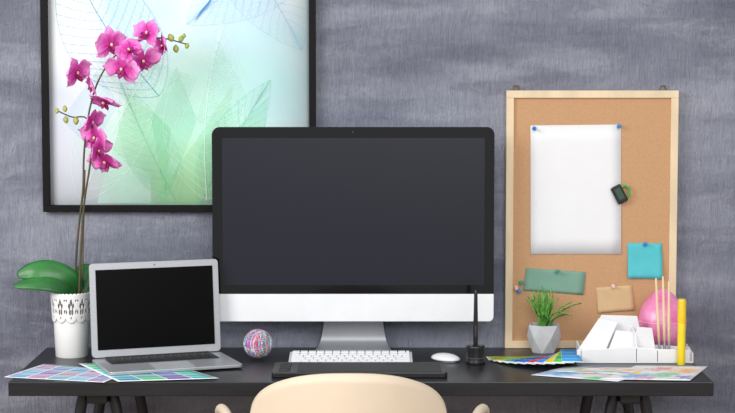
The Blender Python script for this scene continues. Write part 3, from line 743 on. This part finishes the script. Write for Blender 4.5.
ey = 4.213; ex = at_y(662, 330, ey).x; EH = at_y(662, 288, ey).z-DZ
egg = empty("egg_shaped_box", (ex, ey, DZ), 0, "bright pink glossy egg-shaped box standing behind white organizer", "box")
m_pink = M("pink_gloss", (242, 104, 172), .35, var=.1, scale=20, coat=.3, rgb2=(250, 166, 208)); m_pink2 = M("pale_pink", (250, 190, 216), .4)
rad_e = lambda t: .0575*math.sin(math.pi*t**.88)**.60
bm = bmesh.new(); pr = [(0, 0), (.026, 0)]
for k in range(3, 30): t = k/30; pr.append((max(.001, rad_e(t)), EH*t))
pr.append((0, EH)); lathe(bm, pr, 40); finish(bm, "egg_shell", m_pink, egg, autos=True)
bm = bmesh.new(); r_ = rad_e(.5)-.0002; tube(bm, [(r_*math.cos(q*math.pi/24), r_*math.sin(q*math.pi/24), EH*.5) for q in range(48)], .0010, 8, True); finish(bm, "seam_band", m_pink2, egg, smooth=True)

m_stick = M("natural_wood_stick", (232, 206, 170), .6)
for px0, px1, top in ((660, 656, 278), (665, 663, 276), (669, 669, 281)):
    bpt = at_y(px0, 358, 4.087); tp = at_y(px1, top, 4.087)
    e = empty("paintbrush", (bpt.x, 4.088, DZ+.0045), 0, "wooden paintbrush standing handle-up in white organizer", "paintbrush", "paintbrushes in the organizer")
    v = Vector((tp.x-bpt.x, 0, tp.z-DZ-.0045))
    bm = bmesh.new(); tube(bm, [v*.22, v*.4, v*.6, v*.9, v*.98, v], [.0028, .0036, .0034, .0026, .0022, .0012], 10); finish(bm, "handle", m_stick, e, smooth=True)
    bm = bmesh.new(); tube(bm, [v*.10, v*.23], [.0034, .0028], 10); finish(bm, "ferrule", m_needle, e, autos=True)
    bm = bmesh.new(); tube(bm, [v*.0+Vector((0, 0, .0005)), v*.05, v*.11], [.0008, .0030, .0032], 10); finish(bm, "bristles", M("bristle", (150, 110, 70), .8), e, smooth=True)
mky = 4.050
yp = at_y(682, 299, mky); ym = empty("highlighter_marker", (yp.x, mky, DZ), 0, "yellow marker standing upright on desk against white organizer", "marker")
YH = yp.z-DZ
bm = bmesh.new(); lathe(bm, [(0, 0), (.0085, 0), (.0092, .003), (.0092, YH*.62), (.0088, YH*.64), (0, YH*.64)], 20); finish(bm, "marker_barrel", M("yellow_marker", (244, 216, 40), .35), ym, autos=True)
bm = bmesh.new(); lathe(bm, [(0, YH*.64), (.0098, YH*.64), (.0096, YH*.97), (.008, YH), (0, YH)], 20); finish(bm, "marker_cap", M("deep_yellow_cap", (238, 198, 30), .3), ym, autos=True)

# ------------------------------------------------------------- chair
chy = 3.50
ct = at_y(348, 373.5, chy); chx = ct.x; ztop = ct.z
chair = empty("armchair", (chx, chy, 0), 0, "cream moulded chair with curved back and slim arms pulled to desk", "chair")
m_cream = M("cream_shell", (226, 208, 184), .5, var=.03, scale=5)
hwid = .193; zcn = ztop-.10; z0 = .47
bm = bmesh.new(); g = []; nu, nv = 40, 18
for i in range(nu+1):
    u = -math.cos(math.pi*i/nu); tp = zcn+.10*max(0, (1-abs(u)**2.3))**(1/2.3); col_ = []
    for j in range(nv+1):
        v = j/nv; z = z0+(tp-z0)*v; wd = hwid*(1+.04*math.sin(math.pi*v))
        y = .085*u*u+.05*(1-(z-z0)/(ztop-z0))**2+.0
        col_.append(bm.verts.new((u*wd, y, z)))
    g.append(col_)
for i in range(nu):
    for j in range(nv): bm.faces.new((g[i][j], g[i+1][j], g[i+1][j+1], g[i][j+1]))
finish(bm, "backrest", m_cream, chair, smooth=True, solid=.012, bevel=0)
bm = bmesh.new(); g = []
for i in range(21):
    u = -1+2*i/20; row = []
    for j in range(17):
        v = j/16; w = .215+.02*math.sin(math.pi*v)-.05*max(0, v-.8)**2*25*.2
        row.append(bm.verts.new((u*w, .045+.085*u*u*(1-v)+v*.36, .47-.03*math.sin(math.pi*v)*(1-u*u)+.02*u**4-.02*max(0, v-.8)*5*.6)))
    g.append(row)
for i in range(20):
    for j in range(16): bm.faces.new((g[i][j], g[i+1][j], g[i+1][j+1], g[i][j+1]))
finish(bm, "seat", m_cream, chair, smooth=True, solid=.016)
for s in (-1, 1):
    armz = at_y(227, 410, 3.72).z; o = .006
    pts = spline([(s*.185, .078, .60), (s*.210, .085, armz-.055), (s*.235+o, .12, armz-.034), (s*.252+o, .17, armz-.014), (s*.266+o, .22, armz-.004), (s*.278+o, .26, armz-.006), (s*.280+o, .285, armz-.03), (s*.262+o, .290, .60), (s*.232, .27, .50), (s*.20, .25, .475)], 6)
    bm = bmesh.new(); tube(bm, pts, [.009+.002*math.sin(math.pi*i/(len(pts)-1)) for i in range(len(pts))], 12); finish(bm, "armrest", m_cream, chair, smooth=True)
m_lw = M("beech_leg", (206, 168, 124), .5, var=.1, scale=10, stretch=(4, 4, 1))
for sx in (-1, 1):
    for yy, dy in ((.10, -.06), (.36, .05)):
        bm = bmesh.new(); tube(bm, [(sx*.15, yy, .455), (sx*.18, yy+dy*.4, .25), (sx*.225, yy+dy, 0.0)], [.017, .015, .010], 14); finish(bm, "leg", m_lw, chair, autos=True)

# ------------------------------------------------------------- light
def area(name, loc, tgt, size, power, col=(1, 1, 1)):
    l = bpy.data.lights.new(name, 'AREA'); l.shape = 'RECTANGLE'; l.size = size[0]; l.size_y = size[1]; l.energy = power; l.color = col
    o = bpy.data.objects.new(name, l); scene.collection.objects.link(o); o.location = loc
    o.rotation_euler = (Vector(tgt)-Vector(loc)).to_track_quat('-Z', 'Y').to_euler(); return o
area("window_light", (-2.3, 2.0, 2.3), (0.1, 4.2, .9), (1.6, 1.4), 64, (1, .995, .98))
area("room_light", (0.6, .2, 2.5), (0.1, 4.1, .9), (2.4, 1.8), 82, (1, .997, .995))
wd = bpy.data.worlds.new("world"); scene.world = wd; wd.use_nodes = True
bg = wd.node_tree.nodes['Background']; bg.inputs[0].default_value = (.96, .98, 1, 1); bg.inputs[1].default_value = .62
